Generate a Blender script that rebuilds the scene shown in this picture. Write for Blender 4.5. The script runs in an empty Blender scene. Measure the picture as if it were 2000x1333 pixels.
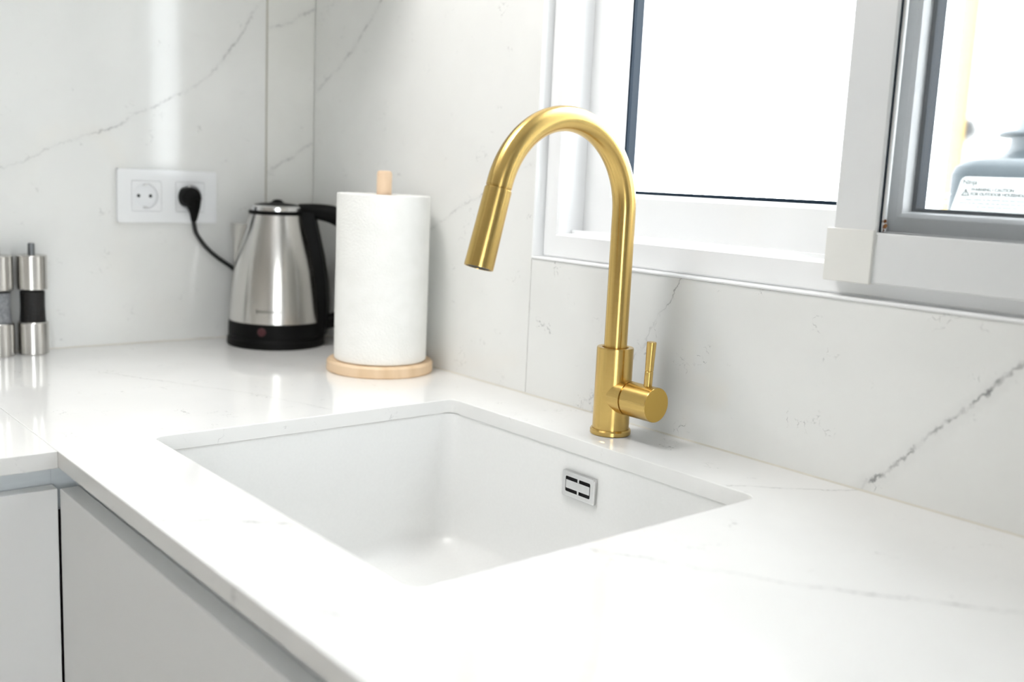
import bpy, bmesh, math, random
from mathutils import Vector, Matrix
random.seed(4)
PI = math.pi
S = 0.28            # metres per working unit
ZC = 0.90           # worktop height in metres
C = bpy.context.scene.collection
def U(x, y, z): return Vector((x*S, y*S, ZC + z*S))

# ------------------------------------------------------------------ camera, world, lights, exposure
cam_d = bpy.data.cameras.new('camera'); cam = bpy.data.objects.new('camera', cam_d); C.objects.link(cam)
cam_d.sensor_width = 36; cam_d.lens = 1982.9/2000*36
yaw, pitch, roll = 0.8671102, -0.15706413, 0.04628309
fw = Vector((-math.sin(yaw)*math.cos(pitch), math.cos(yaw)*math.cos(pitch), math.sin(pitch)))
rt = fw.cross(Vector((0,0,1))).normalized(); up = rt.cross(fw)
r2 = rt*math.cos(roll)+up*math.sin(roll); u2 = -rt*math.sin(roll)+up*math.cos(roll)
M = Matrix((r2, u2, -fw)).transposed().to_4x4(); M.translation = U(0,0,1)
cam.matrix_world = M
cam_d.clip_start = .02
cam_d.dof.use_dof = True; cam_d.dof.focus_distance = 3.98*S; cam_d.dof.aperture_fstop = 3.3
sc = bpy.context.scene; sc.camera = cam
sc.view_settings.view_transform = 'Standard'; sc.view_settings.look = 'None'
sc.view_settings.gamma = 1; sc.view_settings.exposure = -0.07
sc.view_settings.use_curve_mapping = False
sc.cycles.max_bounces = 10; sc.cycles.diffuse_bounces = 6; sc.cycles.glossy_bounces = 5
sc.cycles.transparent_max_bounces = 16; sc.cycles.caustics_reflective = False
sc.cycles.use_denoising = True; sc.cycles.sample_clamp_indirect = 6

w = bpy.data.worlds.new('sky'); sc.world = w; w.use_nodes = True
bg = w.node_tree.nodes['Background']; bg.inputs[0].default_value = (.93, .97, 1, 1); bg.inputs[1].default_value = 9.8

def area(name, loc, rot, size, power, col, size_y=None, shape='DISK'):
    l = bpy.data.lights.new(name, 'AREA'); l.shape = shape; l.size = size
    if size_y: l.shape = 'RECTANGLE'; l.size_y = size_y
    l.energy = power; l.color = col
    o = bpy.data.objects.new(name, l); C.objects.link(o); o.location = loc; o.rotation_euler = rot; return o
area('room_fill_light', U(-3.8, 1.25, 4.1), (0,0,0), .3, 8.2, (1,.985,.965))  # added fill light without a fixture, stands in for the room's other light

# ------------------------------------------------------------------ mesh helpers (working units, world coordinates)
ORG = {}
def finish(name, bm, mat, parent=None, origin=None, smooth=30, recalc=True):
    if recalc: bmesh.ops.recalc_face_normals(bm, faces=bm.faces)
    o0 = Vector(ORG[parent.name]) if parent else Vector(origin or (0,0,0))
    for v in bm.verts: v.co = (v.co - o0)*S
    me = bpy.data.meshes.new(name); bm.to_mesh(me); bm.free()
    if smooth:
        for p in me.polygons: p.use_smooth = True
        me.set_sharp_from_angle(angle=math.radians(smooth))
    me.materials.append(mat)
    o = bpy.data.objects.new(name, me); C.objects.link(o)
    if smooth:
        wn = o.modifiers.new('weighted_normals', 'WEIGHTED_NORMAL'); wn.weight = 100; wn.keep_sharp = True
    if parent: o.parent = parent
    else: o.location = U(*o0)
    ORG[o.name] = tuple(o0)
    return o
def root(name, origin, label, cat, group=None):
    o = bpy.data.objects.new(name, None); C.objects.link(o); o.location = U(*origin); o.empty_display_size = .02
    ORG[o.name] = tuple(origin); tag(o, label, cat, group); return o
def tag(o, label, cat=None, group=None):
    o['label'] = label
    if cat: o['category'] = cat
    if group: o['group'] = group
    return o
def struct(o, label=None, cat=None):
    o['kind'] = 'structure'
    if label: o['label'] = label
    if cat: o['category'] = cat
    return o
def box(bm, x0, x1, y0, y1, z0, z1, b=0, seg=2):
    t = bmesh.new()
    bmesh.ops.create_cube(t, size=1)
    for v in t.verts: v.co = Vector(((x0+x1)/2+v.co.x*(x1-x0), (y0+y1)/2+v.co.y*(y1-y0), (z0+z1)/2+v.co.z*(z1-z0)))
    if b: bmesh.ops.bevel(t, geom=t.edges[:], offset=b, segments=seg, profile=.5, affect='EDGES')
    merge(bm, t)
def merge(bm, t):
    me = bpy.data.meshes.new('tmp'); t.to_mesh(me); t.free(); bm.from_mesh(me); bpy.data.meshes.remove(me)
def bx(*a, **k):
    bm = bmesh.new(); box(bm, *a, **k); return bm
def frame(n):
    n = Vector(n).normalized(); a = Vector((0,0,1)) if abs(n.z) < .9 else Vector((1,0,0))
    u = a.cross(n).normalized(); return u, n.cross(u), n
def lathe(bm, prof, c=(0,0,0), axis=(0,0,1), seg=64, closed=False):
    """prof: list of (radius, height along axis)."""
    u, v, n = frame(axis); c = Vector(c); rings = []
    uvl = bm.loops.layers.uv.verify()
    for r, h in prof:
        if r < 1e-6: rings.append([bm.verts.new(c+n*h)])
        else: rings.append([bm.verts.new(c+n*h+(u*math.cos(2*PI*i/seg)+v*math.sin(2*PI*i/seg))*r) for i in range(seg)])
    pr = list(zip(rings, rings[1:])); idx = list(range(len(prof)-1))
    if closed: pr.append((rings[-1], rings[0])); idx.append(len(prof)-1)
    for k, (a, b) in zip(idx, pr):
        for i in range(seg):
            j = (i+1) % seg
            if len(a) == 1 and len(b) == 1: continue
            if len(a) == 1: f = bm.faces.new((a[0], b[i], b[j])); us = [i+.5, i, i+1]; vs = [k, k+1, k+1]
            elif len(b) == 1: f = bm.faces.new((a[i], b[0], a[j])); us = [i, i+.5, i+1]; vs = [k, k+1, k]
            else: f = bm.faces.new((a[i], b[i], b[j], a[j])); us = [i, i, i+1, i+1]; vs = [k, k+1, k+1, k]
            for l, uu, vv in zip(f.loops, us, vs): l[uvl].uv = (uu/seg, vv/10)
def tube(bm, pts, rads, seg=32, cap=True, flat=None):
    """sweep a circle (or ellipse with flat=(a,b) factors) along pts"""
    pts = [Vector(p) for p in pts]; n = len(pts)
    if not hasattr(rads, '__len__'): rads = [rads]*n
    tan = [(pts[min(i+1, n-1)]-pts[max(i-1, 0)]).normalized() for i in range(n)]
    u = frame(tan[0])[0]; uvl = bm.loops.layers.uv.verify(); rings = []
    for i in range(n):
        if i: u = (u - tan[i]*u.dot(tan[i])).normalized()
        v = tan[i].cross(u)
        fa, fb = flat or (1, 1)
        rings.append([bm.verts.new(pts[i]+(u*math.cos(2*PI*k/seg)*fa+v*math.sin(2*PI*k/seg)*fb)*rads[i]) for k in range(seg)])
    for i in range(n-1):
        for k in range(seg):
            j = (k+1) % seg
            f = bm.faces.new((rings[i][k], rings[i][j], rings[i+1][j], rings[i+1][k]))
            for l, uv in zip(f.loops, ((k, i), (k+1, i), (k+1, i+1), (k, i+1))): l[uvl].uv = (uv[0]/seg, uv[1]/n)
    if cap:
        bm.faces.new(rings[0][::-1]); bm.faces.new(rings[-1])
def rr(cx, cy, w_, h_, r, n=8):
    out = []
    for qx, qy, a0 in ((1,1,0), (-1,1,90), (-1,-1,180), (1,-1,270)):
        for i in range(n+1):
            a = math.radians(a0+90*i/n)
            out.append((cx+qx*(w_/2-r)+r*math.cos(a), cy+qy*(h_/2-r)+r*math.sin(a)))
    return out
def loft(bm, loops, cap0=False, cap1=False, closed=False):
    R = [[bm.verts.new(p) for p in L] for L in loops]
    n = len(R[0]); pr = list(zip(R, R[1:]))
    if closed: pr.append((R[-1], R[0]))
    for a, b in pr:
        for i in range(n): bm.faces.new((a[i], a[(i+1) % n], b[(i+1) % n], b[i]))
    if cap0: bm.faces.new(R[0][::-1])
    if cap1: bm.faces.new(R[-1])
def ring_xz(bm, o, i, y0, y1, b=.004):
    """rectangular frame in the XZ plane: o, i = (x0,x1,z0,z1) outer and inner, mitred, with bevelled inner and outer edges"""
    def lp(q, y, d): return [(q[0]+d, y, q[2]+d), (q[1]-d, y, q[2]+d), (q[1]-d, y, q[3]-d), (q[0]+d, y, q[3]-d)]
    loft(bm, [lp(o, y0, b), lp(i, y0, -b), lp(i, y0+b, 0), lp(i, y1, 0), lp(o, y1, 0), lp(o, y0+b, 0)], closed=True)
def smooth_pts(P, n=8):
    P = [Vector(p) for p in P]; out = []
    for i in range(len(P)-1):
        a, b, c, d = P[max(i-1, 0)], P[i], P[i+1], P[min(i+2, len(P)-1)]
        for k in range(n):
            t = k/n
            out.append(.5*((2*b)+(c-a)*t+(2*a-5*b+4*c-d)*t*t+(3*b-a-3*c+d)*t**3))
    out.append(P[-1]); return out
def prism_poly(bm, pts, d):
    """solid from a planar 3-D polygon pushed by vector d"""
    d = Vector(d); a = [bm.verts.new(p) for p in pts]; b = [bm.verts.new(Vector(p)+d) for p in pts]; n = len(a)
    bm.faces.new(a[::-1]); bm.faces.new(b)
    for i in range(n): bm.faces.new((a[i], a[(i+1) % n], b[(i+1) % n], b[i]))

# ------------------------------------------------------------------ materials
def mat(name, col, rough=.5, metal=0, **k):
    m = bpy.data.materials.new(name); m.use_nodes = True
    p = m.node_tree.nodes['Principled BSDF']
    p.inputs['Base Color'].default_value = (*col, 1); p.inputs['Roughness'].default_value = rough; p.inputs['Metallic'].default_value = metal
    for kk, v in k.items(): p.inputs[kk.replace('_', ' ')].default_value = v
    return m
def nodes(m): return m.node_tree.nodes, m.node_tree.links, m.node_tree.nodes['Principled BSDF']
def noise_col(m, c1, c2, scale, detail=3, stretch=(1,1,1), bump=0, bscale=None, rough=None):
    N, L, P = nodes(m)
    tc = N.new('ShaderNodeTexCoord'); mp = N.new('ShaderNodeMapping'); mp.inputs['Scale'].default_value = stretch
    L.new(tc.outputs['Object'], mp.inputs[0])
    n = N.new('ShaderNodeTexNoise'); n.inputs['Scale'].default_value = scale; n.inputs['Detail'].default_value = detail
    L.new(mp.outputs[0], n.inputs['Vector'])
    r = N.new('ShaderNodeValToRGB'); r.color_ramp.elements[0].position = .35; r.color_ramp.elements[1].position = .65
    r.color_ramp.elements[0].color = (*c1, 1); r.color_ramp.elements[1].color = (*c2, 1)
    L.new(n.outputs[0], r.inputs[0]); L.new(r.outputs[0], P.inputs['Base Color'])
    if bump:
        b = N.new('ShaderNodeBump'); b.inputs['Strength'].default_value = bump; b.inputs['Distance'].default_value = .001
        n2 = n
        if bscale:
            n2 = N.new('ShaderNodeTexNoise'); n2.inputs['Scale'].default_value = bscale; L.new(mp.outputs[0], n2.inputs['Vector'])
        L.new(n2.outputs[0], b.inputs['Height']); L.new(b.outputs[0], P.inputs['Normal'])
    return m

def stone(name, veins, flat, base=(.83,.83,.81), rough=.09, fleck=.5):
    """polished white quartz; veins = list of (polyline in working-unit world coordinates, width_mm, strength); flat = index of the slab's normal axis"""
    m = mat(name, base, rough); N, L, P = nodes(m)
    geo = N.new('ShaderNodeNewGeometry'); pos = geo.outputs['Position']
    def nz(scale, detail=4, src=pos):
        n = N.new('ShaderNodeTexNoise'); n.inputs['Scale'].default_value = scale; n.inputs['Detail'].default_value = detail
        L.new(src, n.inputs['Vector']); return n
    def vm(op, a, b=None):
        n = N.new('ShaderNodeVectorMath'); n.operation = op
        for i, q in enumerate((a, b)):
            if q is None: continue
            if isinstance(q, (tuple, list, Vector)): n.inputs[i].default_value = tuple(q)
            else: L.new(q, n.inputs[i])
        return n
    def mt(op, a, b=None, c=None, clamp=False):
        n = N.new('ShaderNodeMath'); n.operation = op; n.use_clamp = clamp
        for i, q in enumerate((a, b, c)):
            if q is None: continue
            if isinstance(q, (int, float)): n.inputs[i].default_value = q
            else: L.new(q, n.inputs[i])
        return n.outputs[0]
    def maprange(v, a, b, c, d):
        n = N.new('ShaderNodeMapRange'); n.interpolation_type = 'SMOOTHSTEP'
        for i, q in enumerate((a, b, c, d)): n.inputs[i+1].default_value = q
        L.new(v, n.inputs[0]); return n.outputs[0]
    msk = [1,1,1]; msk[flat] = 0
    def warp(scale, amp, detail=5):
        n = nz(scale, detail); s = vm('SUBTRACT', n.outputs['Color'], (.5,.5,.5)).outputs[0]
        return vm('MULTIPLY', s, [q*amp for q in msk]).outputs[0]
    wob = vm('ADD', pos, warp(22, .02)).outputs[0]
    wob = vm('ADD', wob, warp(170, .010, 3)).outputs[0]
    acc = None
    breaks = nz(60, 3); br = maprange(breaks.outputs[0], .36, .6, .12, 1)
    fine = maprange(nz(14, 3).outputs[0], .3, .6, .35, 1)
    for poly, wd, st in veins:
        pts = [U(*p) for p in poly]; dmin = None
        for a, b in zip(pts, pts[1:]):
            d = b-a; ab = vm('SUBTRACT', wob, a).outputs[0]
            t = N.new('ShaderNodeVectorMath'); t.operation = 'DOT_PRODUCT'; L.new(ab, t.inputs[0]); t.inputs[1].default_value = tuple(d/d.length_squared)
            tcl = mt('ADD', t.outputs['Value'], 0, clamp=True)
            sc_ = N.new('ShaderNodeVectorMath'); sc_.operation = 'SCALE'; sc_.inputs[0].default_value = tuple(d); L.new(tcl, sc_.inputs['Scale'])
            df = vm('MULTIPLY', vm('SUBTRACT', ab, sc_.outputs[0]).outputs[0], msk)
            ln = N.new('ShaderNodeVectorMath'); ln.operation = 'LENGTH'; L.new(df.outputs[0], ln.inputs[0])
            dmin = ln.outputs['Value'] if dmin is None else mt('MINIMUM', dmin, ln.outputs['Value'])
        core = mt('MULTIPLY', maprange(dmin, 0, wd*.001, st, 0), br)
        halo = maprange(dmin, 0, wd*.005, st*.10, 0)
        v = mt('MULTIPLY', mt('ADD', core, halo), fine)
        acc = v if acc is None else mt('MAXIMUM', acc, v)
    # little squiggle flecks
    vor = N.new('ShaderNodeTexVoronoi'); vor.feature = 'DISTANCE_TO_EDGE'; vor.inputs['Scale'].default_value = 70
    L.new(wob, vor.inputs['Vector'])
    fl = maprange(vor.outputs['Distance'], 0, .035, 1, 0)
    gate = maprange(nz(26, 2).outputs[0], .60, .70, 0, fleck)
    fl = mt('MULTIPLY', fl, gate)
    fl = mt('MULTIPLY', fl, maprange(nz(220, 2).outputs[0], .42, .6, 0, 1))
    tot = fl if acc is None else mt('MAXIMUM', acc, fl)
    tot = mt('MINIMUM', tot, 1)
    cl = N.new('ShaderNodeMix'); cl.data_type = 'RGBA'
    bn = N.new('ShaderNodeMix'); bn.data_type = 'RGBA'
    bn.inputs['A'].default_value = (*[q*.975 for q in base], 1); bn.inputs['B'].default_value = (*base, 1)
    L.new(maprange(nz(9, 4).outputs[0], .4, .6, 0, 1), bn.inputs['Factor'])
    L.new(tot, cl.inputs['Factor']); L.new(bn.outputs['Result'], cl.inputs['A']); cl.inputs['B'].default_value = (.22,.22,.22,1)
    L.new(cl.outputs['Result'], P.inputs['Base Color'])
    return m

XW, YW = -5.64, 3.12
def yz(l): return [(XW, a, b) for a, b in l]
def xz(l): return [(a, YW, b) for a, b in l]
def xy(l): return [(a, b, 0) for a, b in l]
m_left = stone('stone_left', [
    (yz([(1.1,.86),(1.35,.938),(1.534,1.016),(1.726,1.113),(1.967,1.209),(2.107,1.288),(2.368,1.435),(2.519,1.576),(2.642,1.746),(2.768,1.962),(2.85,2.2)]), 2.2, .5),
    (yz([(.4,1.6),(.9,1.5),(1.3,1.95)]), 1.5, .3)], 0)
m_strip = stone('stone_strip', [
    (yz([(2.82,1.811),(2.965,1.864),(3.13,1.972)]), 2.2, .55), (yz([(2.81,.991),(2.975,1.083),(3.12,1.174)]), 2.2, .5)], 0, base=(.825,.82,.785))
m_back = stone('stone_back', [
    (xz([(-5.63,1.475),(-5.362,1.581),(-5.141,1.739),(-4.911,1.939),(-4.7,2.2)]), 2.4, .6),
    (xz([(-4.5,.69),(-4.339,.75),(-4.103,.867),(-3.981,.911),(-3.589,1.079)]), 1.8, .4)], 1)
m_under = stone('stone_under', [
    (xz([(-2.66,.65),(-2.699,.544),(-2.785,.428),(-2.849,.332),(-3.073,.115),(-3.194,0)]), 1.6, .6),
    (xz([(-1.82,-.02),(-1.719,.07),(-1.629,.172),(-1.498,.321),(-1.438,.374),(-1.367,.453),(-1.301,.535),(-1.1,.7)]), 2.9, .9)], 1, fleck=.7)
m_top = stone('stone_top', [
    (xy([(-1.80,3.11),(-1.868,2.994),(-1.986,2.867),(-2.079,2.762)]), 1.3, .5),
    (xy([(-2.1,1.86),(-1.922,1.908),(-1.772,1.997),(-1.593,2.103),(-1.472,2.161),(-1.317,2.273),(-1.121,2.423),(-.977,2.527),(-.5,2.8)]), 1.8, .5),
    (xy([(-2.74,1.03),(-2.705,1.086),(-2.657,1.187),(-2.521,1.343)]), 1.5, .6),
    (xy([(-2.2,1.02),(-2.122,1.039),(-2.03,1.071),(-1.804,1.207),(-1.568,1.371),(-1.2,1.5)]), 1.6, .42),
    (xy([(-4.9,1.6),(-4.667,1.73),(-4.133,2.016),(-3.718,2.144)]), 1.6, .4)], 2, base=(.855,.85,.835), rough=.08, fleck=.5)
m_grout = mat('joint_grout', (.42,.40,.33), .8)
m_plaster = noise_col(mat('plaster', (.8,.8,.79), .7), (.80,.80,.79), (.82,.82,.81), 12, bump=.1, bscale=120)
m_floor = noise_col(mat('wood_floor', (.6,.52,.45), .4), (.57,.49,.42), (.64,.56,.48), 3, 5, stretch=(8,1,1))
m_wallpaint = noise_col(mat('beige_wall_paint', (.58,.55,.50), .7), (.57,.54,.49), (.60,.57,.52), 8)
m_pvc = noise_col(mat('white_pvc', (.9,.905,.91), .28), (.89,.895,.90), (.91,.915,.92), 5)
m_pvc_warm = noise_col(mat('aged_white_plastic', (.8,.79,.75), .4), (.78,.775,.74), (.82,.81,.775), 8)
m_pvc_screen = noise_col(mat('screen_frame_paint', (.72,.73,.73), .35), (.71,.72,.725), (.74,.745,.745), 6)
m_gasket = mat('glazing_gasket', (.006,.016,.03), .6, Specular_IOR_Level=.2)
m_lacquer = noise_col(mat('matt_white_lacquer', (.79,.80,.80), .45), (.83,.84,.84), (.85,.855,.855), 4)
m_tall = noise_col(mat('grey_lacquer', (.4,.4,.39), .45), (.39,.39,.38), (.42,.42,.41), 4)
m_carcass = noise_col(mat('cabinet_board', (.6,.6,.59), .6), (.58,.58,.57), (.62,.62,.61), 6)
m_alu = noise_col(mat('grey_channel', (.72,.76,.78), .4), (.71,.75,.77), (.74,.78,.80), 40, stretch=(1,1,8))
m_sink = noise_col(mat('white_composite', (.86,.86,.85), .3), (.855,.855,.845), (.87,.87,.86), 300, bump=.03)
m_chrome = noise_col(mat('chrome', (.75,.75,.75), .18, 1), (.72,.72,.72), (.78,.78,.78), 60)
m_black_hole = mat('dark_opening', (.004,.004,.004), .6)
m_white_plastic = noise_col(mat('glossy_white_plastic', (.86,.87,.88), .12), (.85,.86,.875), (.87,.88,.89), 5)
m_black_plastic = noise_col(mat('black_plastic', (.004,.004,.004), .5, 0, Specular_IOR_Level=.1), (.003,.003,.003), (.006,.006,.006), 20)
m_cable = noise_col(mat('black_rubber', (.012,.012,.012), .5), (.01,.01,.01), (.015,.015,.015), 20)
m_paper = noise_col(mat('paper', (.9,.9,.87), .9), (.885,.885,.855), (.915,.915,.89), 40, bump=.6, bscale=350)
m_card = mat('cardboard', (.55,.42,.28), .9)
m_wood = noise_col(mat('pale_beech', (.76,.56,.36), .45), (.70,.50,.30), (.82,.62,.42), 9, 5, stretch=(1,6,1), bump=.08)
m_dowel = noise_col(mat('pale_beech_dowel', (.8,.6,.42), .45), (.78,.57,.38), (.86,.66,.47), 14, 5, stretch=(6,6,1), bump=.08)

def brushed(name, col, col2, rough, aniso):
    m = mat(name, col, rough, 1); N, L, P = nodes(m)
    P.inputs['Anisotropic Rotation'].default_value = .25
    tg = N.new('ShaderNodeTangent'); tg.direction_type = 'UV_MAP'; P.inputs['Anisotropic'].default_value = aniso
    L.new(tg.outputs[0], P.inputs['Tangent'])
    uv = N.new('ShaderNodeUVMap'); mp = N.new('ShaderNodeMapping'); mp.inputs['Scale'].default_value = (1, 260, 1)
    n = N.new('ShaderNodeTexNoise'); n.inputs['Scale'].default_value = 3; L.new(uv.outputs[0], mp.inputs[0]); L.new(mp.outputs[0], n.inputs['Vector'])
    r = N.new('ShaderNodeValToRGB'); r.color_ramp.elements[0].color = (*col2, 1); r.color_ramp.elements[1].color = (*col, 1)
    L.new(n.outputs[0], r.inputs[0]); L.new(r.outputs[0], P.inputs['Base Color'])
    return m
m_gold = brushed('brushed_gold', (.67,.465,.165), (.60,.41,.13), .25, .75)
m_gold_cap = mat('gold_face', (.58,.385,.10), .36, 1)
m_steel = brushed('brushed_steel', (.68,.665,.64), (.60,.585,.56), .25, .75)

def see_through(name, tint, ior=1.45, rough=0.0):
    m = bpy.data.materials.new(name); m.use_nodes = True; N = m.node_tree.nodes; L = m.node_tree.links
    N.remove(N['Principled BSDF']); out = N['Material Output']
    t = N.new('ShaderNodeBsdfTransparent'); t.inputs[0].default_value = (*tint, 1)
    g = N.new('ShaderNodeBsdfGlossy'); g.inputs['Roughness'].default_value = rough
    f = N.new('ShaderNodeFresnel'); f.inputs[0].default_value = ior
    ge = N.new('ShaderNodeNewGeometry'); iv = N.new('ShaderNodeMath'); iv.operation = 'SUBTRACT'; iv.inputs[0].default_value = 1; L.new(ge.outputs['Backfacing'], iv.inputs[1])
    ml = N.new('ShaderNodeMath'); ml.operation = 'MULTIPLY'; L.new(f.outputs[0], ml.inputs[0]); L.new(iv.outputs[0], ml.inputs[1])
    mx = N.new('ShaderNodeMixShader'); L.new(ml.outputs[0], mx.inputs[0]); L.new(t.outputs[0], mx.inputs[1]); L.new(g.outputs[0], mx.inputs[2])
    L.new(mx.outputs[0], out.inputs[0]); return m
m_glass = see_through('window_glass', (.985,.995,.995))
m_jar = see_through('grinder_acrylic', (.93,.94,.95), 1.2)

# ------------------------------------------------------------------ room shell
ZF, ZT, XR, YF = -.90/S, 1.62/S, 5.0, -8.0
struct(finish('floor', bx(XW-.3, XR+.3, YF-.3, YW+.9, ZF-.3, ZF), m_floor))
struct(finish('ceiling', bx(XW-.3, XR+.3, YF-.3, YW+.9, ZT, ZT+.3), m_plaster))
G = .006                                   # joint between stone slabs
wl = struct(finish('wall_left', bx(XW-.5, XW-.06, YF, YW+.9, ZF, ZT), m_plaster))
tag(finish('stone_slab', bx(XW-.06, XW, -6, 2.803, 0, 5.3, b=.003), m_left, wl), 'large polished white veined slab with double socket')
tag(finish('stone_slab', bx(XW-.06, XW, 2.803+G*1.5, YW, 0, 5.3, b=.003), m_strip, wl), 'narrow veined slab strip in the corner')
finish('joint', bx(XW-.06, XW-.004, 2.803, 2.803+G*1.5, 0, 5.3), m_grout, wl)
WX0, WX1, WZ0, WZ1 = -3.562, -.30, .645, 4.6       # window opening
bm = bmesh.new()
box(bm, XW-.5, WX0, YW+.06, YW+.9, ZF, ZT); box(bm, WX1, XR+.3, YW+.06, YW+.9, ZF, ZT)
box(bm, WX0, WX1, YW+.06, YW+.9, ZF, WZ0); box(bm, WX0, WX1, YW+.06, YW+.9, WZ1, ZT)
wb = struct(finish('wall_back', bm, m_plaster))
tag(finish('stone_slab', bx(XW, -3.5645, YW, YW+.06, 0, 5.3, b=.003), m_back, wb), 'veined slab left of window')
tag(finish('stone_slab', bx(-3.5645+G*.5, XR, YW, YW+.06, 0, WZ0-.0005, b=.003), m_under, wb), 'slab below window with bold grey crack vein')
finish('stone_slab', bx(WX1+.01, XR, YW, YW+.06, WZ0, 5.3, b=.003), m_back, wb)
finish('stone_slab', bx(-3.5645+G*.5, WX1, YW, YW+.06, WZ1+.01, 5.3, b=.003), m_back, wb)
bm = bmesh.new()      # right-hand wall; unseen opening added to let in side light
box(bm, XR, XR+.3, YF, -4.2, ZF, ZT); box(bm, XR, XR+.3, -.6, YW+.06, ZF, ZT); box(bm, XR, XR+.3, -4.2, -.6, 2.8, ZT); box(bm, XR, XR+.3, -4.2, -.6, ZF, 0)
struct(finish('wall_right', bm, m_plaster))
bm = bmesh.new(); box(bm, XW-.5, XR+.3, YF-.3, YF, ZF, ZT)      # wall behind the photographer
struct(finish('wall_front', bm, m_wallpaint))

# ------------------------------------------------------------------ window
win = bpy.data.objects.new('window_1', None); C.objects.link(win); win.location = U(WX0, YW, WZ0); ORG['window_1'] = (WX0, YW, WZ0)
struct(win, 'white sliding window above the worktop with insect screen on its right half', 'window')
bm = bmesh.new()
ring_xz(bm, (WX0, WX1, WZ0, WZ1), (WX0+.012, WX1-.012, WZ0+.012, WZ1-.012), YW-.006, YW+.08)
finish('frame_trim', bm, m_pvc, win)
bm = bmesh.new()
ring_xz(bm, (WX0+.012, WX1-.012, WZ0+.012, WZ1-.012), (WX0+.112, WX1-.112, WZ0+.124, WZ1-.124), YW+.05, YW+.45, b=.01)
# sliding tracks standing in the bottom of the frame
box(bm, WX0+.112, WX1-.112, YW+.135, YW+.15, WZ0+.10, WZ0+.14, b=.003)
finish('window_frame', bm, m_pvc, win)
def sash(x0, x1, z0, z1, y0, y1, wl_, wr, wb_, wt, lab, ga=.016):
    bm = bmesh.new()
    ring_xz(bm, (x0, x1, z0, z1), (x0+wl_, x1-wr, z0+wb_, z1-wt), y0, y1, b=.006)
    i = (x0+wl_, x1-wr, z0+wb_, z1-wt); e = .014
    def lp(q, y, d): return [(q[0]+d, y, q[2]+d), (q[1]-d, y, q[2]+d), (q[1]-d, y, q[3]-d), (q[0]+d, y, q[3]-d)]
    yg = (y0+y1)/2+.01
    loft(bm, [lp(i, y0+.004, -.001), lp(i, y0+.012, e*.5), lp(i, yg-.012, e), lp(i, yg, -.001)], closed=True)   # sloped glazing bead
    s = finish('sash', bm, m_pvc, win); s['label'] = lab
    g = (x0+wl_, x1-wr, z0+wb_, z1-wt)
    bm = bmesh.new(); ring_xz(bm, (g[0], g[1], g[2], g[3]), (g[0]+e+ga, g[1]-e-ga, g[2]+e+.012, g[3]-e-.012), yg-.011, yg+.05, b=.001); finish('gasket', bm, m_gasket, s)
    finish('glass_pane', bx(g[0]+.005, g[1]-.005, yg-.002, yg+.006, g[2]+.005, g[3]-.005), m_glass, s)
    return s
sash(-3.455, -1.84, .745, 4.47, 3.33, 3.45, .175, .26, .205, .18, 'left sliding sash', .007)
sash(-2.02, -.40, .745, 4.47, 3.195, 3.315, .222, .20, .198, .18, 'right sliding sash behind the insect screen')
# insect screen in front of the right half
bm = bmesh.new(); SO = (-1.984, -.36, .712, 4.56); SI = (-1.822, -.52, .883, 4.40)
ring_xz(bm, SO, SI, 3.112, 3.166, b=.005)
scf = finish('screen_frame', bm, m_pvc_screen, win); scf['label'] = 'light grey insect screen frame'
bm = bmesh.new(); ring_xz(bm, (SI[0]-.002, SI[1]+.002, SI[2]-.002, SI[3]+.002), (SI[0]+.012, SI[1]-.012, SI[2]+.004, SI[3]-.012), 3.134, 3.152, b=.003)
finish('screen_bead', bm, m_pvc, scf)
bm = bmesh.new(); ring_xz(bm, (SI[0]+.001, SI[1]-.001, SI[2]+.001, SI[3]-.001), (SI[0]+.004, SI[1]-.004, SI[2]+.003, SI[3]-.004), 3.126, 3.134, b=.0006)
finish('rubber_spline', bm, m_gasket, scf)
cb = finish('corner_block', bx(-2.002, -1.824, 3.100, 3.168, .709, .890, b=.004), m_pvc_warm, scf); cb['label'] = 'cream plastic corner piece'
bm = bmesh.new(); pt = .0046; wr = .00054
x = SI[0]+.006
while x < SI[1]-.006: box(bm, x-wr, x+wr, 3.1445-wr, 3.1445+wr, SI[2], SI[3]); x += pt
z = SI[2]+.004
while z < SI[3]-.006: box(bm, SI[0], SI[1], 3.1455-wr, 3.1455+wr, z-wr, z+wr); z += pt
me_ = finish('insect_mesh', bm, mat('mesh_wire', (.13,.135,.14), .6), scf, smooth=0, recalc=False); me_['kind'] = 'stuff'; me_['label'] = 'fine grey insect mesh'
m_rust = noise_col(mat('rust', (.2,.07,.02), .9), (.12,.035,.01), (.35,.16,.06), 400, bump=.5)
bm = bmesh.new()
for k in range(26):
    a = random.random()**2*.045; b_ = random.random()**2*.03; r_ = .003+random.random()*.005
    t = bmesh.new(); bmesh.ops.create_icosphere(t, subdivisions=1, radius=r_)
    for v in t.verts: v.co = Vector((v.co.x, v.co.y*.35, v.co.z))+Vector((SI[0]-.002+b_*.8, 3.136, SI[2]+.004+a*.9))
    merge(bm, t)
rs = finish('rust_spot', bm, m_rust, scf); rs['label'] = 'brown rust in the lower corner of the screen'

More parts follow.
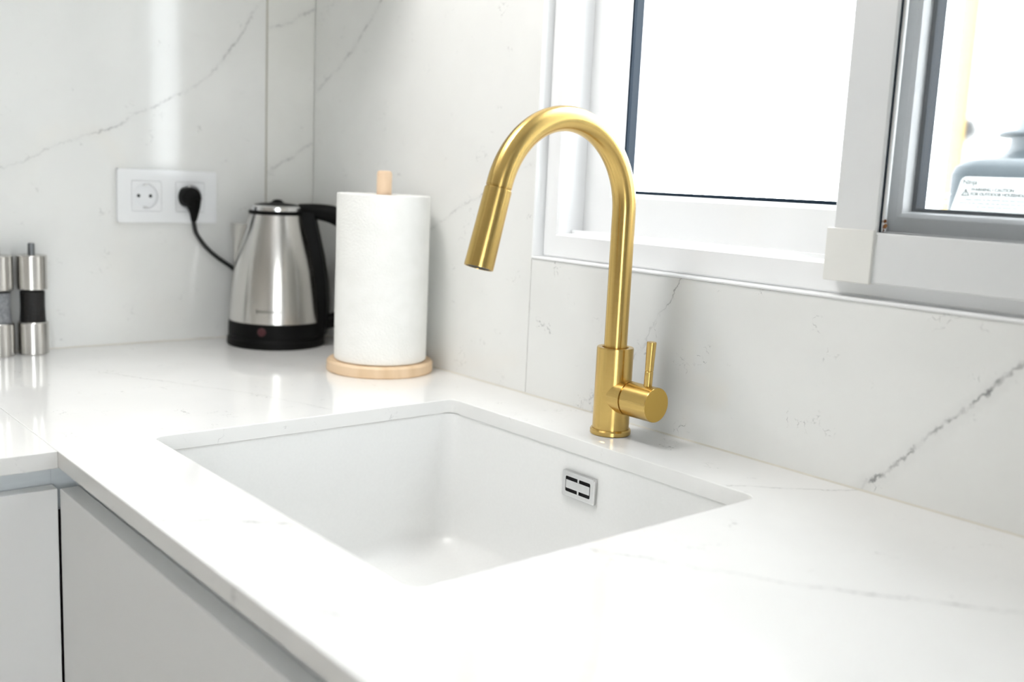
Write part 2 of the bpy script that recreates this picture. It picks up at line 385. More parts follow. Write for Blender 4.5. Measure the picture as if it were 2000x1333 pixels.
# ------------------------------------------------------------------ worktop
YE, XE = 1.018, -3.604
T = .062
def slab_hole(outer, hole, z0, z1, bev):
    bm = bmesh.new()
    o = [bm.verts.new((x, y, z1)) for x, y in outer]; h = [bm.verts.new((x, y, z1)) for x, y in hole]
    es = [bm.edges.new((l[i], l[(i+1) % len(l)])) for l in (o, h) for i in range(len(l))]
    bmesh.ops.triangle_fill(bm, use_beauty=True, edges=es)
    r = bmesh.ops.extrude_face_region(bm, geom=bm.faces[:])
    for v in [g for g in r['geom'] if isinstance(g, bmesh.types.BMVert)]: v.co.z = z0
    bmesh.ops.recalc_face_normals(bm, faces=bm.faces)
    ed = [e for e in bm.edges if len(e.link_faces) == 2 and e.calc_face_angle() > 1.2]
    bmesh.ops.bevel(bm, geom=ed, offset=bev, segments=2, profile=.5, affect='EDGES')
    return bm
SX0, SX1, SY0, SY1 = -3.630, -1.938, 1.362, 2.740
hole = rr((SX0+SX1)/2, (SY0+SY1)/2, SX1-SX0, SY1-SY0, .042, 8)
bm = slab_hole([(XW, YE), (.94, YE), (.94, YW), (XW, YW)], hole, -T, 0, .005)
wt = tag(finish('worktop', bm, m_top, origin=(-2.8, 2, -T)), 'polished white veined worktop under the window with the sink cut into it', 'worktop')
bm = bmesh.new(); q = .0065
prism_poly(bm, [(XW+.0005, YW-q, .0002), (XW+.0005, YW+.003, -.003), (XW+.0005, YW+.003, .006), (XW+.0005, YW-.0006, q*.8)], (.94-XW, 0, 0))
prism_poly(bm, [(XW+q, YE+.01, .0002), (XW-.003, YE+.01, -.003), (XW-.003, YE+.01, .006), (XW+.0006, YE+.01, q*.8)], (0, YW-YE-.01, 0))
finish('sealant', bm, mat('pale_sealant', (.64,.61,.54), .45), wt)
tag(finish('worktop', bx(XW, XE, -6, YE-.0004, -T, 0, b=.003), m_top, origin=(-4.6, -2, -T)), 'polished white side worktop along the left wall under the steel grinders', 'worktop')

# ------------------------------------------------------------------ sink
def rloop(inset, z, r): return [(x, y, z) for x, y in rr((SX0+SX1)/2, (SY0+SY1)/2, SX1-SX0-2*inset, SY1-SY0-2*inset, r, 8)]
sk = root('kitchen_sink', (-2.79, 2.05, -.75), 'white rectangular undermount sink set into the worktop below the gold tap', 'sink')
bm = bmesh.new(); o_ = -.010
prof = [(-.07, -T-.002, .10), (o_, -T-.002, .07), (o_+.004, -T-.010, .07), (o_+.012, -.52, .08)]
for k in range(1, 7):
    a = k/6*PI/2; prof.append((o_+.012+.12*(1-math.cos(a)), -.58-.12*math.sin(a), .08+.10*k/6))
loops = [rloop(*p) for p in prof] + [rloop(.45, -.705, .1)]
loft(bm, loops, cap1=True)
outer = [(-.07, -T-.002, .10), (-.07, -.09, .10), (-.035, -.095, .1), (-.03, -.60, .1), (.06, -.735, .12), (.45, -.74, .1)]
loft(bm, [rloop(*p) for p in outer], cap1=True)
bmesh.ops.remove_doubles(bm, verts=bm.verts, dist=.0005)
finish('basin', bm, m_sink, sk, smooth=50)
bm = bmesh.new(); lathe(bm, [(0,-.700), (.10,-.700), (.105,-.697), (.14,-.694), (.155,-.699), (.155,-.705), (0,-.705)], (-2.79, 2.05, 0)); finish('drain', bm, m_chrome, sk)
# overflow in the back wall of the basin
yo = SY1 + .010 - .010
ov = (-2.866, -2.682, -.242, -.135)
def rrxz(x0, x1, z0, z1, y, r, n=4): return [(a, y, b) for a, b in rr((x0+x1)/2, (z0+z1)/2, x1-x0, z1-z0, r, n)]
bm = bmesh.new(); fr = .022
loft(bm, [rrxz(*ov, yo+.006, .008), rrxz(*ov, yo-.008, .008), rrxz(ov[0]+.003, ov[1]-.003, ov[2]+.003, ov[3]-.003, yo-.011, .007),
          rrxz(ov[0]+fr, ov[1]-fr, ov[2]+fr, ov[3]-fr, yo-.011, .006), rrxz(ov[0]+fr, ov[1]-fr, ov[2]+fr, ov[3]-fr, yo+.006, .006)], closed=True)
ovf = finish('overflow_frame', bm, m_chrome, sk); ovf['label'] = 'chrome overflow frame'
finish('overflow_slot', bx(ov[0]+fr-.001, ov[1]-fr+.001, yo+.0, yo+.005, ov[2]+fr-.001, ov[3]-fr+.001), m_black_hole, ovf)
bm = bmesh.new(); xc = (ov[0]+ov[1])/2
box(bm, ov[0]+fr+.003, ov[1]-fr-.003, yo-.012, yo-.002, ov[2]+fr+.014, ov[3]-fr-.014, b=.002)
box(bm, xc-.004, xc+.006, yo-.010, yo-.003, ov[2]+fr-.003, ov[3]-fr+.003, b=.001)
finish('overflow_cover', bm, m_chrome, ovf)

# ------------------------------------------------------------------ tap
FX, FY = -2.806, 2.928
tap = root('kitchen_tap', (FX, FY, 0), 'brushed gold pull-out kitchen tap with a high arched spout behind the sink', 'tap')
bm = bmesh.new(); lathe(bm, [(0,0), (.080,0), (.083,.004), (.083,.018), (.079,.024), (.070,.024), (0,.024)], (FX,FY,0)); finish('base_ring', bm, m_gold, tap)
bm = bmesh.new(); lathe(bm, [(.0745,.024), (.0745,.352), (.0725,.357), (.0545,.357), (.052,.352), (.052,.33)], (FX,FY,0), seg=96); body = finish('body', bm, m_gold, tap)
az = math.radians(3.0); dx, dy = math.sin(az), -math.cos(az)
R_, end = .340, math.radians(166)
pts = [(FX,FY,.33), (FX,FY,.5), (FX,FY,.7)]; zc = .892
for k in range(49):
    a = end*k/48; rr_ = R_*(1-math.cos(a)); pts.append((FX+dx*rr_, FY+dy*rr_, zc+R_*math.sin(a)))
bm = bmesh.new(); tube(bm, pts, .0465, 48); finish('spout', bm, m_gold, tap, smooth=40)
e = Vector(pts[-1]); dv = (Vector(pts[-1])-Vector(pts[-2])).normalized()
bm = bmesh.new(); lathe(bm, [(.044,-.002), (.044,.004), (.038,.004), (.038,.0075), (.0475,.0075), (.0485,.011), (.0525,.286), (.0515,.291), (.047,.291), (.046,.284), (0,.284)], e, dv, 64)
sh = finish('spray_head', bm, m_gold, tap)
bm = bmesh.new(); u_, v_, n_ = frame(dv)
lathe(bm, [(0,.2875), (.044,.2875), (.045,.284), (0,.2835)], e, dv, 48)
for ring, cnt in ((.013,6), (.025,11), (.036,16)):
    for k in range(cnt):
        a = 2*PI*k/cnt; lathe(bm, [(.0035,.286), (.003,.291), (0,.2915)], e+(u_*math.cos(a)+v_*math.sin(a))*ring, dv, 8)
a_ = finish('nozzle_plate', bm, mat('grey_silicone', (.08,.08,.08), .6), sh); a_['label'] = 'dark grey nozzle plate'
# mixer handle on the right side (+x)
hz = .163
bm = bmesh.new(); lathe(bm, [(.0695,.03), (.0695,.093), (.069,.096), (.060,.096), (0,.096)], (FX,FY,hz), (1,0,0), 96); finish('side_stub', bm, m_gold, tap)
bm = bmesh.new(); lathe(bm, [(.055,.092), (.060,.101), (.0665,.101), (.0690,.104)] + [(.0690,.234), (.0675,.237)], (FX,FY,hz), (1,0,0), 96)
hd = finish('handle', bm, m_gold, tap)
bm = bmesh.new(); lathe(bm, [(.0675,.237), (0,.2372)], (FX,FY,hz), (1,0,0), 96); finish('handle_face', bm, m_gold_cap, hd)
lx = FX+.185
bm = bmesh.new()
lathe(bm, [(0,.05), (.0165,.05), (.0165,.125), (.0150,.127), (.0150,.128), (.0165,.130), (.0190,.24), (.0175,.243), (0,.243)], (lx,FY,hz), (.03,.0,1), 40)
finish('lever', bm, m_gold, hd)

# ------------------------------------------------------------------ base cabinets
ZD = -.135; REC = .082
def cabinet(nm_label, x0, x1, y0, y1, axis):
    """axis 'y': door faces -y at y0; axis 'x': door faces +x at x1"""
    t = root('base_cabinet', ((x0+x1)/2, (y0+y1)/2, ZF), nm_label, 'cabinet')
    bm = bmesh.new(); p = .06; zb = ZF+.35; zt = -T-.002
    if axis == 'y':
        yb = y0+REC+.06
        box(bm, x0, x0+p, yb, y1, zb, zt); box(bm, x1-p, x1, yb, y1, zb, zt); box(bm, x0, x1, y1-.04, y1, zb, zt); box(bm, x0, x1, yb, y1, zb, zb+p)
        box(bm, x0, x1, yb+.15, yb+.21, ZF, zb)
    else:
        xb = x1-REC-.06
        box(bm, x0, xb, y0, y0+p, zb, zt); box(bm, x0, xb, y1-p, y1, zb, zt); box(bm, x0, x0+.04, y0, y1, zb, zt); box(bm, x0, xb, y0, y1, zb, zb+p)
        box(bm, xb-.21, xb-.15, y0, y1, ZF, zb)
    finish('carcass', bm, m_carcass, t)
    return t
def channel(t, axis, a0, a1):
    """C-shaped grip channel below the worktop edge; extruded from a0 to a1"""
    prof = [(.075+.0, -T-.001), (REC+.012, -T-.001), (REC+.012, -.205), (.045, -.225), (.040, -.215)]
    inner = []
    inner.append((.040, -.213))
    for k in range(9):
        a = PI/2*k/8; inner.append((REC-.03+.03*math.sin(a), -.213+.012+.03*(1-math.cos(a))-.012))
    inner += [(REC, -T-.02), (.075, -T-.012)]
    poly = prof[:-1]+inner
    bm = bmesh.new()
    if axis == 'y': P = [(a0, YE+d, z) for d, z in poly]; prism_poly(bm, P, (a1-a0, 0, 0))
    else: P = [(XE-d, a0, z) for d, z in poly]; prism_poly(bm, P, (0, a1-a0, 0))
    c = finish('grip_channel', bm, m_alu, t, smooth=50); c['label'] = 'grey metal grip channel below worktop edge'
cr = cabinet('matt white handleless cabinet below the sink, nearest the inner corner', XW+.02, -1.46, YE, YW-.03, 'y')
channel(cr, 'y', XE-REC, -1.46); channel(cr, 'x', YE-.0015, YE+REC+.012)
dr = finish('door', bx(XE-.003, -1.47, YE+.004, YE+.068, ZF+.38, ZD, b=.004), m_lacquer, cr)
c3 = cabinet('matt white handleless cabinet below the worktop, right of the sink', -1.455, .7, YE, YW-.03, 'y')
channel(c3, 'y', -1.455, .7)
finish('door', bx(-1.452, .69, YE+.004, YE+.068, ZF+.38, ZD, b=.004), m_lacquer, c3)
cl = cabinet('matt white handleless cabinet below the side worktop on the left', XW+.02, XE, -1.15, YE-.002, 'x')
channel(cl, 'x', -1.15, YE-.002)
finish('door', bx(XE-.068, XE-.004, -1.14, YE-.0022, ZF+.38, ZD, b=.004), m_lacquer, cl)
c4 = cabinet('matt white handleless cabinet at the near end of the side worktop', XW+.02, XE, -3.3, -1.155, 'x')
channel(c4, 'x', -3.3, -1.155)
finish('door', bx(XE-.068, XE-.004, -3.29, -1.165, ZF+.38, ZD, b=.004), m_lacquer, c4)
# unseen wall cabinet, added above the side worktop to shade the corner
uc = root('shade_wall_cabinet', (-5.0, 0, 2.62), 'unseen white wall cabinet added high above the side worktop to shade the corner', 'cabinet')
finish('carcass', bx(XW+.002, -4.46, -4.0, YW-.004, 2.6, 4.18), m_carcass, uc)
for k in range(3):
    y0 = -4.0+k*2.372; finish('door', bx(-4.455, -4.40, y0+.006, y0+2.362, 2.58, 4.18, b=.004), m_lacquer, uc)

tc_ = root('shade_tall_cabinet', (1.9, 2.0, ZF), 'unseen tall grey cabinet added to shade the right end of the worktop', 'cabinet')  # unseen block added to darken the worktop and wall towards the right
finish('carcass', bx(.95, 2.95, 1.02, YW-.004, ZF, 4.9), m_tall, tc_)
finish('door', bx(.955, 1.945, .95, 1.016, ZF+.35, 4.88, b=.004), m_tall, tc_); finish('door', bx(1.955, 2.945, .95, 1.016, ZF+.35, 4.88, b=.004), m_tall, tc_)

# ------------------------------------------------------------------ double socket
SYc, SZc = 2.202, .822
so = root('wall_socket', (XW, SYc, SZc), 'glossy white double power socket plate on the left wall, kettle plug in its right half', 'socket')
bm = bmesh.new(); py, pz = .280, .146
def rryz(y0, y1, z0, z1, x, r, n=4): return [(x, a, b) for a, b in rr((y0+y1)/2, (z0+z1)/2, y1-y0, z1-z0, r, n)]
P0 = (SYc-py, SYc+py, SZc-pz, SZc+pz)
# plate with two square openings: built as bars around them
hs = .0825
def plate(bm, x0, x1):
    ys = [P0[0], SYc-.1235-hs, SYc-.1235+hs, SYc+.1235-hs, SYc+.1235+hs, P0[1]]
    t = bmesh.new()
    o = [t.verts.new((x1, a, b)) for a, b in rr(SYc, SZc, 2*py, 2*pz, .012, 4)]
    es = [t.edges.new((o[i], o[(i+1) % len(o)])) for i in range(len(o))]
    for c in (-.1235, .1235):
        h = [t.verts.new((x1, a, b)) for a, b in rr(SYc+c, SZc, 2*hs, 2*hs, .004, 2)]
        es += [t.edges.new((h[i], h[(i+1) % len(h)])) for i in range(len(h))]
    bmesh.ops.triangle_fill(t, use_beauty=True, edges=es)
    r = bmesh.ops.extrude_face_region(t, geom=t.faces[:])
    for v in [g for g in r['geom'] if isinstance(g, bmesh.types.BMVert)]: v.co.x = x0
    bmesh.ops.recalc_face_normals(t, faces=t.faces)
    ed = [e for e in t.edges if len(e.link_faces) == 2 and e.calc_face_angle() > 1.2]
    bmesh.ops.bevel(t, geom=ed, offset=.003, segments=2, profile=.5, affect='EDGES')
    merge(bm, t)
plate(bm, XW, XW+.036); finish('cover_plate', bm, m_white_plastic, so)
for c in (-.1235, .1235):
    bm = bmesh.new(); yc = SYc+c; sq, ci = [], []
    for k in range(64):
        an = 2*PI*k/64; cc, ss = math.cos(an), math.sin(an); q = (hs-.0012)/max(abs(cc), abs(ss))
        sq.append((yc+q*cc, SZc+q*ss)); ci.append((yc+.070*cc, SZc+.070*ss))
    def sc(k): return [(yc+(a-yc)*k, SZc+(b-SZc)*k) for a, b in ci]
    loft(bm, [[(XW+.002, a, b) for a, b in sq], [(XW+.034, a, b) for a, b in sq], [(XW+.034, a, b) for a, b in ci], [(XW+.032, a, b) for a, b in sc(.975)],
              [(XW+.004, a, b) for a, b in sc(.95)]], cap1=True)
    si = finish('socket_insert', bm, m_white_plastic, so)
    for s_ in (-1, 1):
        bm = bmesh.new(); lathe(bm, [(0,.0045), (.0095,.0045), (.0095,.0055), (0,.0055)], (XW, yc+s_*.033, SZc), (1,0,0), 16); finish('pin_hole', bm, m_black_hole, si)
        finish('earth_clip', bx(XW+.005, XW+.026, yc-.009, yc+.009, SZc+s_*.060-.004, SZc+s_*.060+.004, b=.001), m_chrome, si)

# ------------------------------------------------------------------ kettle with cord
KX, KY = -5.342, 2.731
ke = root('kettle', (KX, KY, 0), 'brushed steel electric kettle with black base and handle beside the paper towel roll', 'kettle')
h1 = Vector((.62, .785, 0)).normalized(); s1 = Vector((-h1.y, h1.x, 0)); K0 = Vector((KX, KY, 0))
def kp(r, z, s=0): return K0+h1*r+s1*s+Vector((0,0,z))
bm = bmesh.new(); lathe(bm, [(0,0), (.272,0), (.278,.008), (.276,.04), (.268,.052), (.266,.056), (.270,.06), (.268,.138), (.262,.142), (0,.142)], K0, seg=96); kb = finish('base', bm, m_black_plastic, ke)
bm = bmesh.new()
lathe(bm, [(.262,.140), (.266,.143)] + [(r, z) for r, z in ((.2655,.18), (.262,.24), (.257,.30), (.249,.37), (.239,.44), (.225,.51), (.207,.58), (.186,.65), (.165,.72), (.158,.745))] + [(.152,.748), (.14,.748)], K0, seg=96)
finish('steel_body', bm, m_steel, ke, smooth=40)
bm = bmesh.new(); lathe(bm, [(.15,.745), (.158,.747), (.160,.757), (.156,.768), (.145,.768)], K0, seg=64); finish('collar', bm, m_black_plastic, ke)
bm = bmesh.new(); lathe(bm, [(.13,.766), (.150,.767), (.148,.787), (.134,.797), (.11,.797)], K0, seg=64); finish('rim', bm, m_chrome, ke)
bm = bmesh.new(); lathe(bm, [(.136,.790), (.126,.800), (.09,.808), (.045,.812), (.032,.818), (.022,.828), (0,.832)], K0, seg=64); finish('lid', bm, m_black_plastic, ke)
bm = bmesh.new()      # pouring spout, away from the handle
sec = [(.45,.215,.03,.240), (.53,.20,.055,.246), (.61,.175,.07,.255), (.685,.15,.078,.262)]
L_ = []
for z, rb, hw, rt_ in sec: L_.append([kp(-rb, z, -hw), kp(-(rb+rt_)/2-.012, z, -hw*.75), kp(-rt_, z, -.012), kp(-rt_, z, .012), kp(-(rb+rt_)/2-.012, z, hw*.75), kp(-rb, z, hw), kp(-rb+.03, z, 0)])
loft(bm, L_, cap0=True, cap1=True); finish('spout', bm, m_steel, ke, smooth=50)
# handle: back strip on the body + D-shaped grip
def strip(bm, path, seg=4):
    loops = []
    for r, z, hw, dr_, dz in path:   # rounded rectangular section: half width hw along s1, thickness vector (dr,dz)
        q = [(-hw,-1), (-hw*.75,1), (hw*.75,1), (hw,-1)]
        loops.append([kp(r+dr_*b, z+dz*b, a) for a, b in q])
    loft(bm, loops, cap0=True, cap1=True)
bm = bmesh.new()
strip(bm, [(.265,.06,.085,.02,0), (.275,.14,.085,.022,0), (.274,.25,.082,.024,0), (.262,.37,.078,.028,0), (.238,.50,.072,.032,0), (.215,.60,.066,.034,0), (.190,.70,.062,.036,0), (.175,.765,.06,.036,0)])
bmesh.ops.bevel(bm, geom=[e for e in bm.edges if e.calc_face_angle(0) > .8], offset=.012, segments=3, affect='EDGES')
hs_ = finish('handle_strip', bm, m_black_plastic, ke, smooth=50)
bm = bmesh.new()
gp = smooth_pts([kp(.12,.778), kp(.22,.772), kp(.32,.755), kp(.40,.71), (kp(.44,.62)), kp(.455,.50), kp(.45,.36), kp(.42,.24), kp(.36,.165), kp(.27,.13)], 6)
n_ = len(gp); tube(bm, gp, [.040+.028*math.sin(PI*min(1, i/n_*1.6)) if i/n_ < .6 else .052 for i in range(n_)], 24, flat=(.8, .8))
finish('grip', bm, m_black_plastic, ke, smooth=50)
# red indicator and the faint maker's mark
vd = (Vector((0,0,0))-K0); vd.z = 0; vd.normalize()
def on_k(r, ang, z): c_, s_ = math.cos(ang), math.sin(ang); d = Vector((vd.x*c_-vd.y*s_, vd.x*s_+vd.y*c_, 0)); return K0+d*r+Vector((0,0,z)), d
p_, d_ = on_k(.264, -.30, .10)
bm = bmesh.new(); lathe(bm, [(.024,0), (.024,.006), (.018,.010), (0,.011)], p_, d_, 24)
li = finish('indicator_lamp', bm, mat('red_plastic', (.05,.004,.008), .45), ke); li['label'] = 'dark red indicator lamp'
mk = mat('grey_print', (.2,.2,.18), .5)
bm = bmesh.new()
for i in range(11):
    hh = .013 if i in (0, 10) else .008
    q = []
    for da, dz in ((-.012,-hh), (.012,-hh), (.012,hh), (-.012,hh)):
        p_, _ = on_k(.2655, -.42+i*.048+da, .215+dz); q.append(p_)
    prism_poly(bm, q, vd*.0012)
mo = finish('faint_mark', bm, mk, ke); mo['label'] = 'faint small grey maker mark'
bm = bmesh.new()
cp = smooth_pts([(-5.60,2.342,.700), (-5.607,2.350,.66), (-5.61,2.366,.612), (-5.612,2.42,.54), (-5.612,2.49,.478), (-5.612,2.575,.42), (-5.617,2.72,.31), (-5.617,2.86,.18), (-5.612,2.95,.08), (-5.585,2.97,.035), (-5.53,2.93,.03)], 8)
tube(bm, cp, .0125, 16); cd = finish('power_cord', bm, m_cable, ke)
bm = bmesh.new()
lathe(bm, [(.052,-.02), (.053,.03), (.056,.036), (.056,.085), (.051,.098), (.03,.104), (0,.105)], (XW, 2.312, SZc+.0), (1,0,0), 48)
tp = smooth_pts([(-5.575,2.327,.81), (-5.575,2.334,.77), (-5.58,2.338,.735), (-5.595,2.342,.69)], 5)
n_ = len(tp); tube(bm, tp, [.052-.037*(i/(n_-1))**.8 for i in range(n_)], 24)
finish('plug', bm, m_black_plastic, cd, smooth=50)

# ------------------------------------------------------------------ paper towel on its holder
TX, TY = -4.385, 2.830
hd_ = root('paper_towel_holder', (TX, TY, 0), 'pale wooden paper towel holder with round base on the worktop in the corner', 'towel holder')
bm = bmesh.new(); lathe(bm, [(0,0), (.266,0), (.272,.006), (.272,.048), (.264,.057), (0,.058)], (TX,TY,0), seg=96); finish('base', bm, m_wood, hd_)
bm = bmesh.new(); lathe(bm, [(.038,.058), (.038,1.004), (.034,1.014), (.024,1.018), (0,1.018)], (TX,TY,0), seg=48); finish('dowel', bm, m_dowel, hd_)
tr = root('paper_towel_roll', (TX, TY, .059), 'thick white paper towel roll standing on the round wooden holder', 'paper towel')
bm = bmesh.new(); n = 140; zs = (.060, .064, .30, .60, .896, .901)
loops = []
def rad(i):   # spiral outer layer with one small step where the sheet ends
    a = i/n; return .2345+.0025*a
for z, d in ((.060,-.06), (.060,-.006), (.066,0), (.35,.0006), (.6,-.0004), (.893,0), (.899,-.004), (.900,-.06)):
    loops.append([(TX+(rad(i)+d)*math.cos(2*PI*i/n+2.2), TY+(rad(i)+d)*math.sin(2*PI*i/n+2.2), z+.0012*math.sin(i*.9)*(d > -.01 and z > .85)) for i in range(n)])
loops.append([(TX+.072*math.cos(2*PI*i/n+2.2), TY+.072*math.sin(2*PI*i/n+2.2), .898) for i in range(n)])
loops.append([(TX+.072*math.cos(2*PI*i/n+2.2), TY+.072*math.sin(2*PI*i/n+2.2), .060) for i in range(n)])
loft(bm, loops, closed=True); finish('paper', bm, m_paper, tr, smooth=50)
bm = bmesh.new(); lathe(bm, [(.0715,.061), (.0715,.897), (.065,.897), (.065,.061)], (TX,TY,0), closed=True); finish('cardboard_core', bm, m_card, tr)

# ------------------------------------------------------------------ grinders
m_knob = noise_col(mat('grey_metal_knob', (.16,.17,.18), .35, .6), (.15,.16,.17), (.18,.19,.2), 30)
def grinder(x, y, label, fill_col, fill2, full):
    g = root('grinder', (x, y, 0), label, 'grinder', 'steel grinders by the left wall')
    r = .0735; c = (x, y, 0)
    bm = bmesh.new(); lathe(bm, [(0,0), (r-.003,0), (r,.004), (r,.163), (r-.004,.168), (.055,.168)], c, seg=64); finish('lower_barrel', bm, m_steel, g)
    bm = bmesh.new(); lathe(bm, [(.055,.334), (r-.003,.335), (r,.338), (r,.507), (r-.004,.512), (0,.513)], c, seg=64); finish('upper_barrel', bm, m_steel, g)
    bm = bmesh.new(); lathe(bm, [(.064,.166), (.062,.21), (.0605,.25), (.062,.29), (.064,.336)], c, seg=48); finish('window_tube', bm, m_jar, g)
    bm = bmesh.new(); lathe(bm, [(0,.168), (.0615,.168), (.0595,.21), (.058,.25), (.0585,full), (.03,full+.006), (0,full+.004)], c, seg=40)
    f_ = finish('contents', bm, noise_col(mat('grinder_fill', fill_col, .7), fill_col, fill2, 260, bump=.8, bscale=300), g); f_['kind'] = 'stuff'
    bm = bmesh.new(); lathe(bm, [(.0165,.512), (.0165,.566), (.013,.571), (0,.571)], c, seg=32); finish('knob', bm, m_knob, g)
grinder(-5.551, 1.463, 'steel and clear grinder filled with black peppercorns, nearer the socket', (.003,.003,.003), (.012,.009,.007), .325)
grinder(-5.549, 1.297, 'steel and clear grinder with pale grey contents, cut by the left edge of the picture', (.20,.20,.21), (.30,.30,.31), .322)

# ------------------------------------------------------------------ outside the window
struct(finish('ground', bx(-40, 40, YW+.92, 60, ZF-.6, ZF-.3), noise_col(mat('terrace', (.6,.6,.58), .8), (.55,.55,.53), (.65,.65,.62), 4)))
m_stucco = mat('rough_white_render', (.85,.85,.84), .9); N, L, P = nodes(m_stucco)
tc = N.new('ShaderNodeTexCoord'); nz_ = N.new('ShaderNodeTexNoise'); nz_.inputs['Scale'].default_value = 9; nz_.inputs['Detail'].default_value = 6
L.new(tc.outputs['Object'], nz_.inputs['Vector']); rp = N.new('ShaderNodeValToRGB'); rp.color_ramp.elements[0].position = .30; rp.color_ramp.elements[1].position = .40
rp.color_ramp.elements[0].color = (.10,.10,.10,1); rp.color_ramp.elements[1].color = (.85,.85,.84,1); L.new(nz_.outputs[0], rp.inputs[0]); L.new(rp.outputs[0], P.inputs['Base Color'])
bp = N.new('ShaderNodeBump'); bp.inputs['Strength'].default_value = .8; bp.inputs['Distance'].default_value = .02; L.new(nz_.outputs[0], bp.inputs['Height']); L.new(bp.outputs[0], P.inputs['Normal'])
gw = finish('garden_wall', bx(-5.55, 1.5, 11.1, 11.6, ZF-.3, 6), m_stucco, origin=(-2, 11.3, ZF-.3)); tag(gw, 'rough white rendered outside wall with dark pits, seen through the insect screen', 'wall')
bm = bmesh.new(); tube(bm, [(-5.66, 11.15, ZF-.3), (-5.66, 11.15, 6)], .10, 24)
tag(finish('drainpipe', bm, mat('cream_pipe', (.80,.55,.22), .5), origin=(-5.66, 11.15, ZF-.3)), 'cream yellow vertical pipe at the end of the outside wall', 'pipe')
pt_ = root('patio_table', (-1.7, 5.8, ZF-.3), 'pale outdoor table carrying the grey oven outside the window', 'table')
finish('table_top', bx(-3.2, -.1, 4.75, 7.2, .30, .38, b=.01), m_pvc, pt_)
for a in (-3.1, -.3):
    for b in (4.85, 7.0): finish('leg', bx(a, a+.14, b, b+.14, ZF-.3, .30, b=.01), m_pvc, pt_)
m_oven = noise_col(mat('grey_enamel', (.095,.125,.145), .42), (.09,.12,.14), (.10,.13,.15), 20)
m_label = mat('label_white', (.85,.87,.87), .5); m_ink = mat('label_ink', (.10,.12,.12), .6)
ovn = root('outdoor_oven', (-1.8, 5.8, .38), 'grey outdoor oven with white warning label and round flue, outside behind the screen', 'oven')
bm = bmesh.new()
def oloop(d, z): return [(x, y, z) for x, y in rr(-1.75, 5.9, 1.69-2*d, 1.8-2*d, .12, 6)]
loft(bm, [oloop(.03,.44), oloop(0,.47), oloop(0,1.13), oloop(.012,1.17), oloop(.045,1.20), oloop(.10,1.215), oloop(.4,1.235)], cap0=True, cap1=True)
finish('housing', bm, m_oven, ovn, smooth=40)
for a in (-2.4, -1.15):
    for b in (5.2, 6.5):
        bm = bmesh.new(); lathe(bm, [(0,.381), (.05,.381), (.05,.45), (0,.45)], (a, b, 0), seg=24); finish('foot', bm, m_black_plastic, ovn)
bm = bmesh.new(); fcx, fcy = -2.33, 5.9
lathe(bm, [(.50,1.20), (.46,1.215), (.40,1.235), (.35,1.265), (.325,1.30), (.32,1.345), (.33,1.365)], (fcx,fcy,0), seg=64); fl = finish('flue', bm, m_oven, ovn, smooth=50)
bm = bmesh.new(); lathe(bm, [(.30,1.352), (.38,1.362), (.385,1.372), (.37,1.386), (.28,1.392)], (fcx,fcy,0), seg=64); finish('flue_rim', bm, m_oven, ovn)
bm = bmesh.new(); lathe(bm, [(.30,1.386), (.30,1.45), (.28,1.475), (.22,1.49), (0,1.495)], (fcx,fcy,0), seg=64); finish('flue_cap', bm, mat('light_enamel', (.24,.28,.30), .35), ovn)
yl = 5.0
bm = bmesh.new()
lb = [(-2.545,.90)] + [(-2.497+.035*(1-math.cos(a)), 1.122-.035*(1-math.sin(a))) for a in (0, .4, .8, 1.2, PI/2)] + [(-1.45,1.122), (-1.40,1.09), (-1.36,.90)]
prism_poly(bm, [(a, yl-.004, b) for a, b in lb], (0, .006, 0)); lab = finish('warning_label', bm, m_label, ovn); lab['label'] = 'white warning label with grey print'
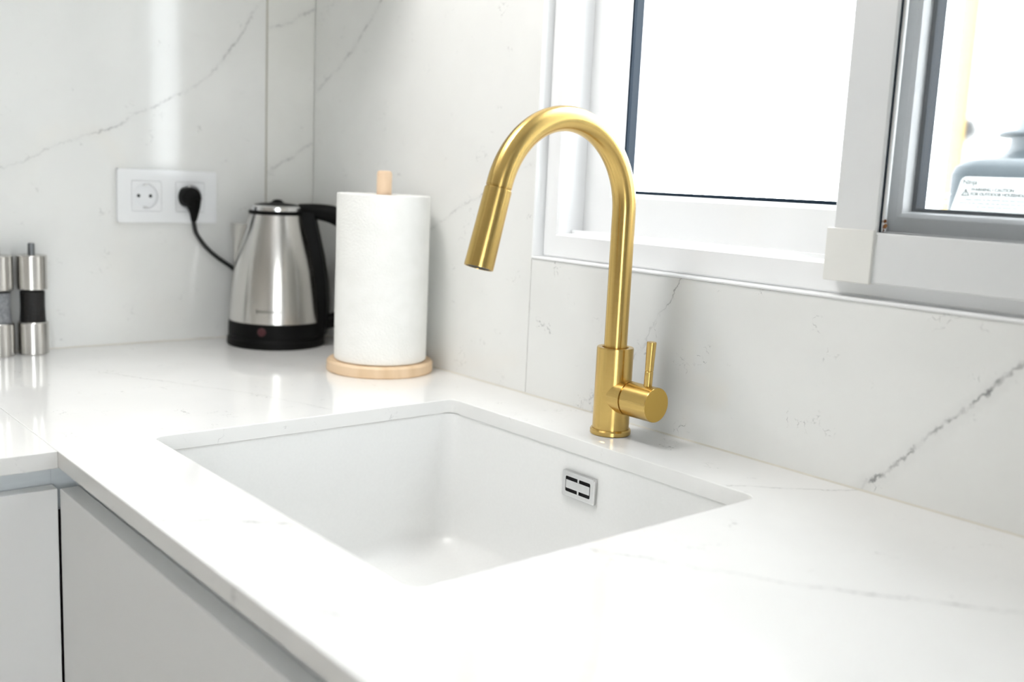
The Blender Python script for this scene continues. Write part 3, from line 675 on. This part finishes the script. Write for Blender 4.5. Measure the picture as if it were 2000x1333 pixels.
def text(body, x, z, size, y=yl-.0045, name='lettering', par=None, mat_=None, bold=0):
    cu = bpy.data.curves.new(name, 'FONT'); cu.body = body; cu.size = size*S; cu.extrude = .0002; cu.offset = bold
    ob = bpy.data.objects.new('tmp_text', cu); C.objects.link(ob); bpy.context.view_layer.update()
    me = bpy.data.meshes.new_from_object(ob.evaluated_get(bpy.context.evaluated_depsgraph_get())); bpy.data.objects.remove(ob)
    o0 = Vector(ORG[par.name])
    for v in me.vertices: v.co = Vector((v.co.x, v.co.z, v.co.y)) + (Vector((x, y, z))-o0)*S
    me.materials.clear(); me.materials.append(mat_ or m_ink)
    o = bpy.data.objects.new(name, me); C.objects.link(o); o.parent = par; ORG[o.name] = tuple(o0); return o
text('Ninja', -2.482, 1.083, .034, par=lab)
text('WARNING / CAUTION', -2.437, 1.052, .0205, par=lab, bold=.0001)
text('FOR OUTDOOR HOUSEHOLD USE ONLY', -2.437, 1.030, .0205, par=lab, bold=.0001)
bm = bmesh.new()          # warning triangle
def tri(c, r, y): return [(c[0]+r*math.cos(a), y, c[1]+r*math.sin(a)) for a in (PI/2, PI/2+2*PI/3, PI/2+4*PI/3)]
loft(bm, [tri((-2.463,1.038), .024, yl-.006), tri((-2.463,1.038), .017, yl-.006), tri((-2.463,1.038), .017, yl-.003), tri((-2.463,1.038), .024, yl-.003)], closed=True)
box(bm, -2.4645, -2.4615, yl-.006, yl-.003, 1.036, 1.050); box(bm, -2.4645, -2.4615, yl-.006, yl-.003, 1.030, 1.033)
finish('warning_symbol', bm, m_ink, lab)
bm = bmesh.new()          # rows of print too small to read
for z, x0, x1, hh in ((1.010,-2.46,-1.95,.0045), (.992,-2.49,-1.95,.0045), (.975,-2.40,-2.2,.0045), (.957,-2.47,-2.36,.0035)):
    x = x0
    while x < x1:
        l = .012+random.random()*.03; box(bm, x, min(x+l, x1), yl-.0055, yl-.003, z-hh, z+hh*.6); x += l+.006
fp = finish('fine_print', bm, mat('pale_ink', (.45,.48,.48), .6), lab, smooth=0); fp['kind'] = 'stuff'
bm = bmesh.new()          # white mark at the left edge of the housing front
prism_poly(bm, [(a, yl-.001, b) for a, b in ((-2.588,1.03), (-2.548,1.042), (-2.538,1.028), (-2.553,1.022), (-2.556,1.008), (-2.574,1.012), (-2.590,1.004))], (0, .004, 0))
prism_poly(bm, [(a, yl-.001, b) for a, b in ((-2.572,.998), (-2.548,1.0), (-2.550,.982), (-2.568,.984))], (0, .004, 0))
em = finish('emblem', bm, m_label, ovn); em['label'] = 'small white angular mark'
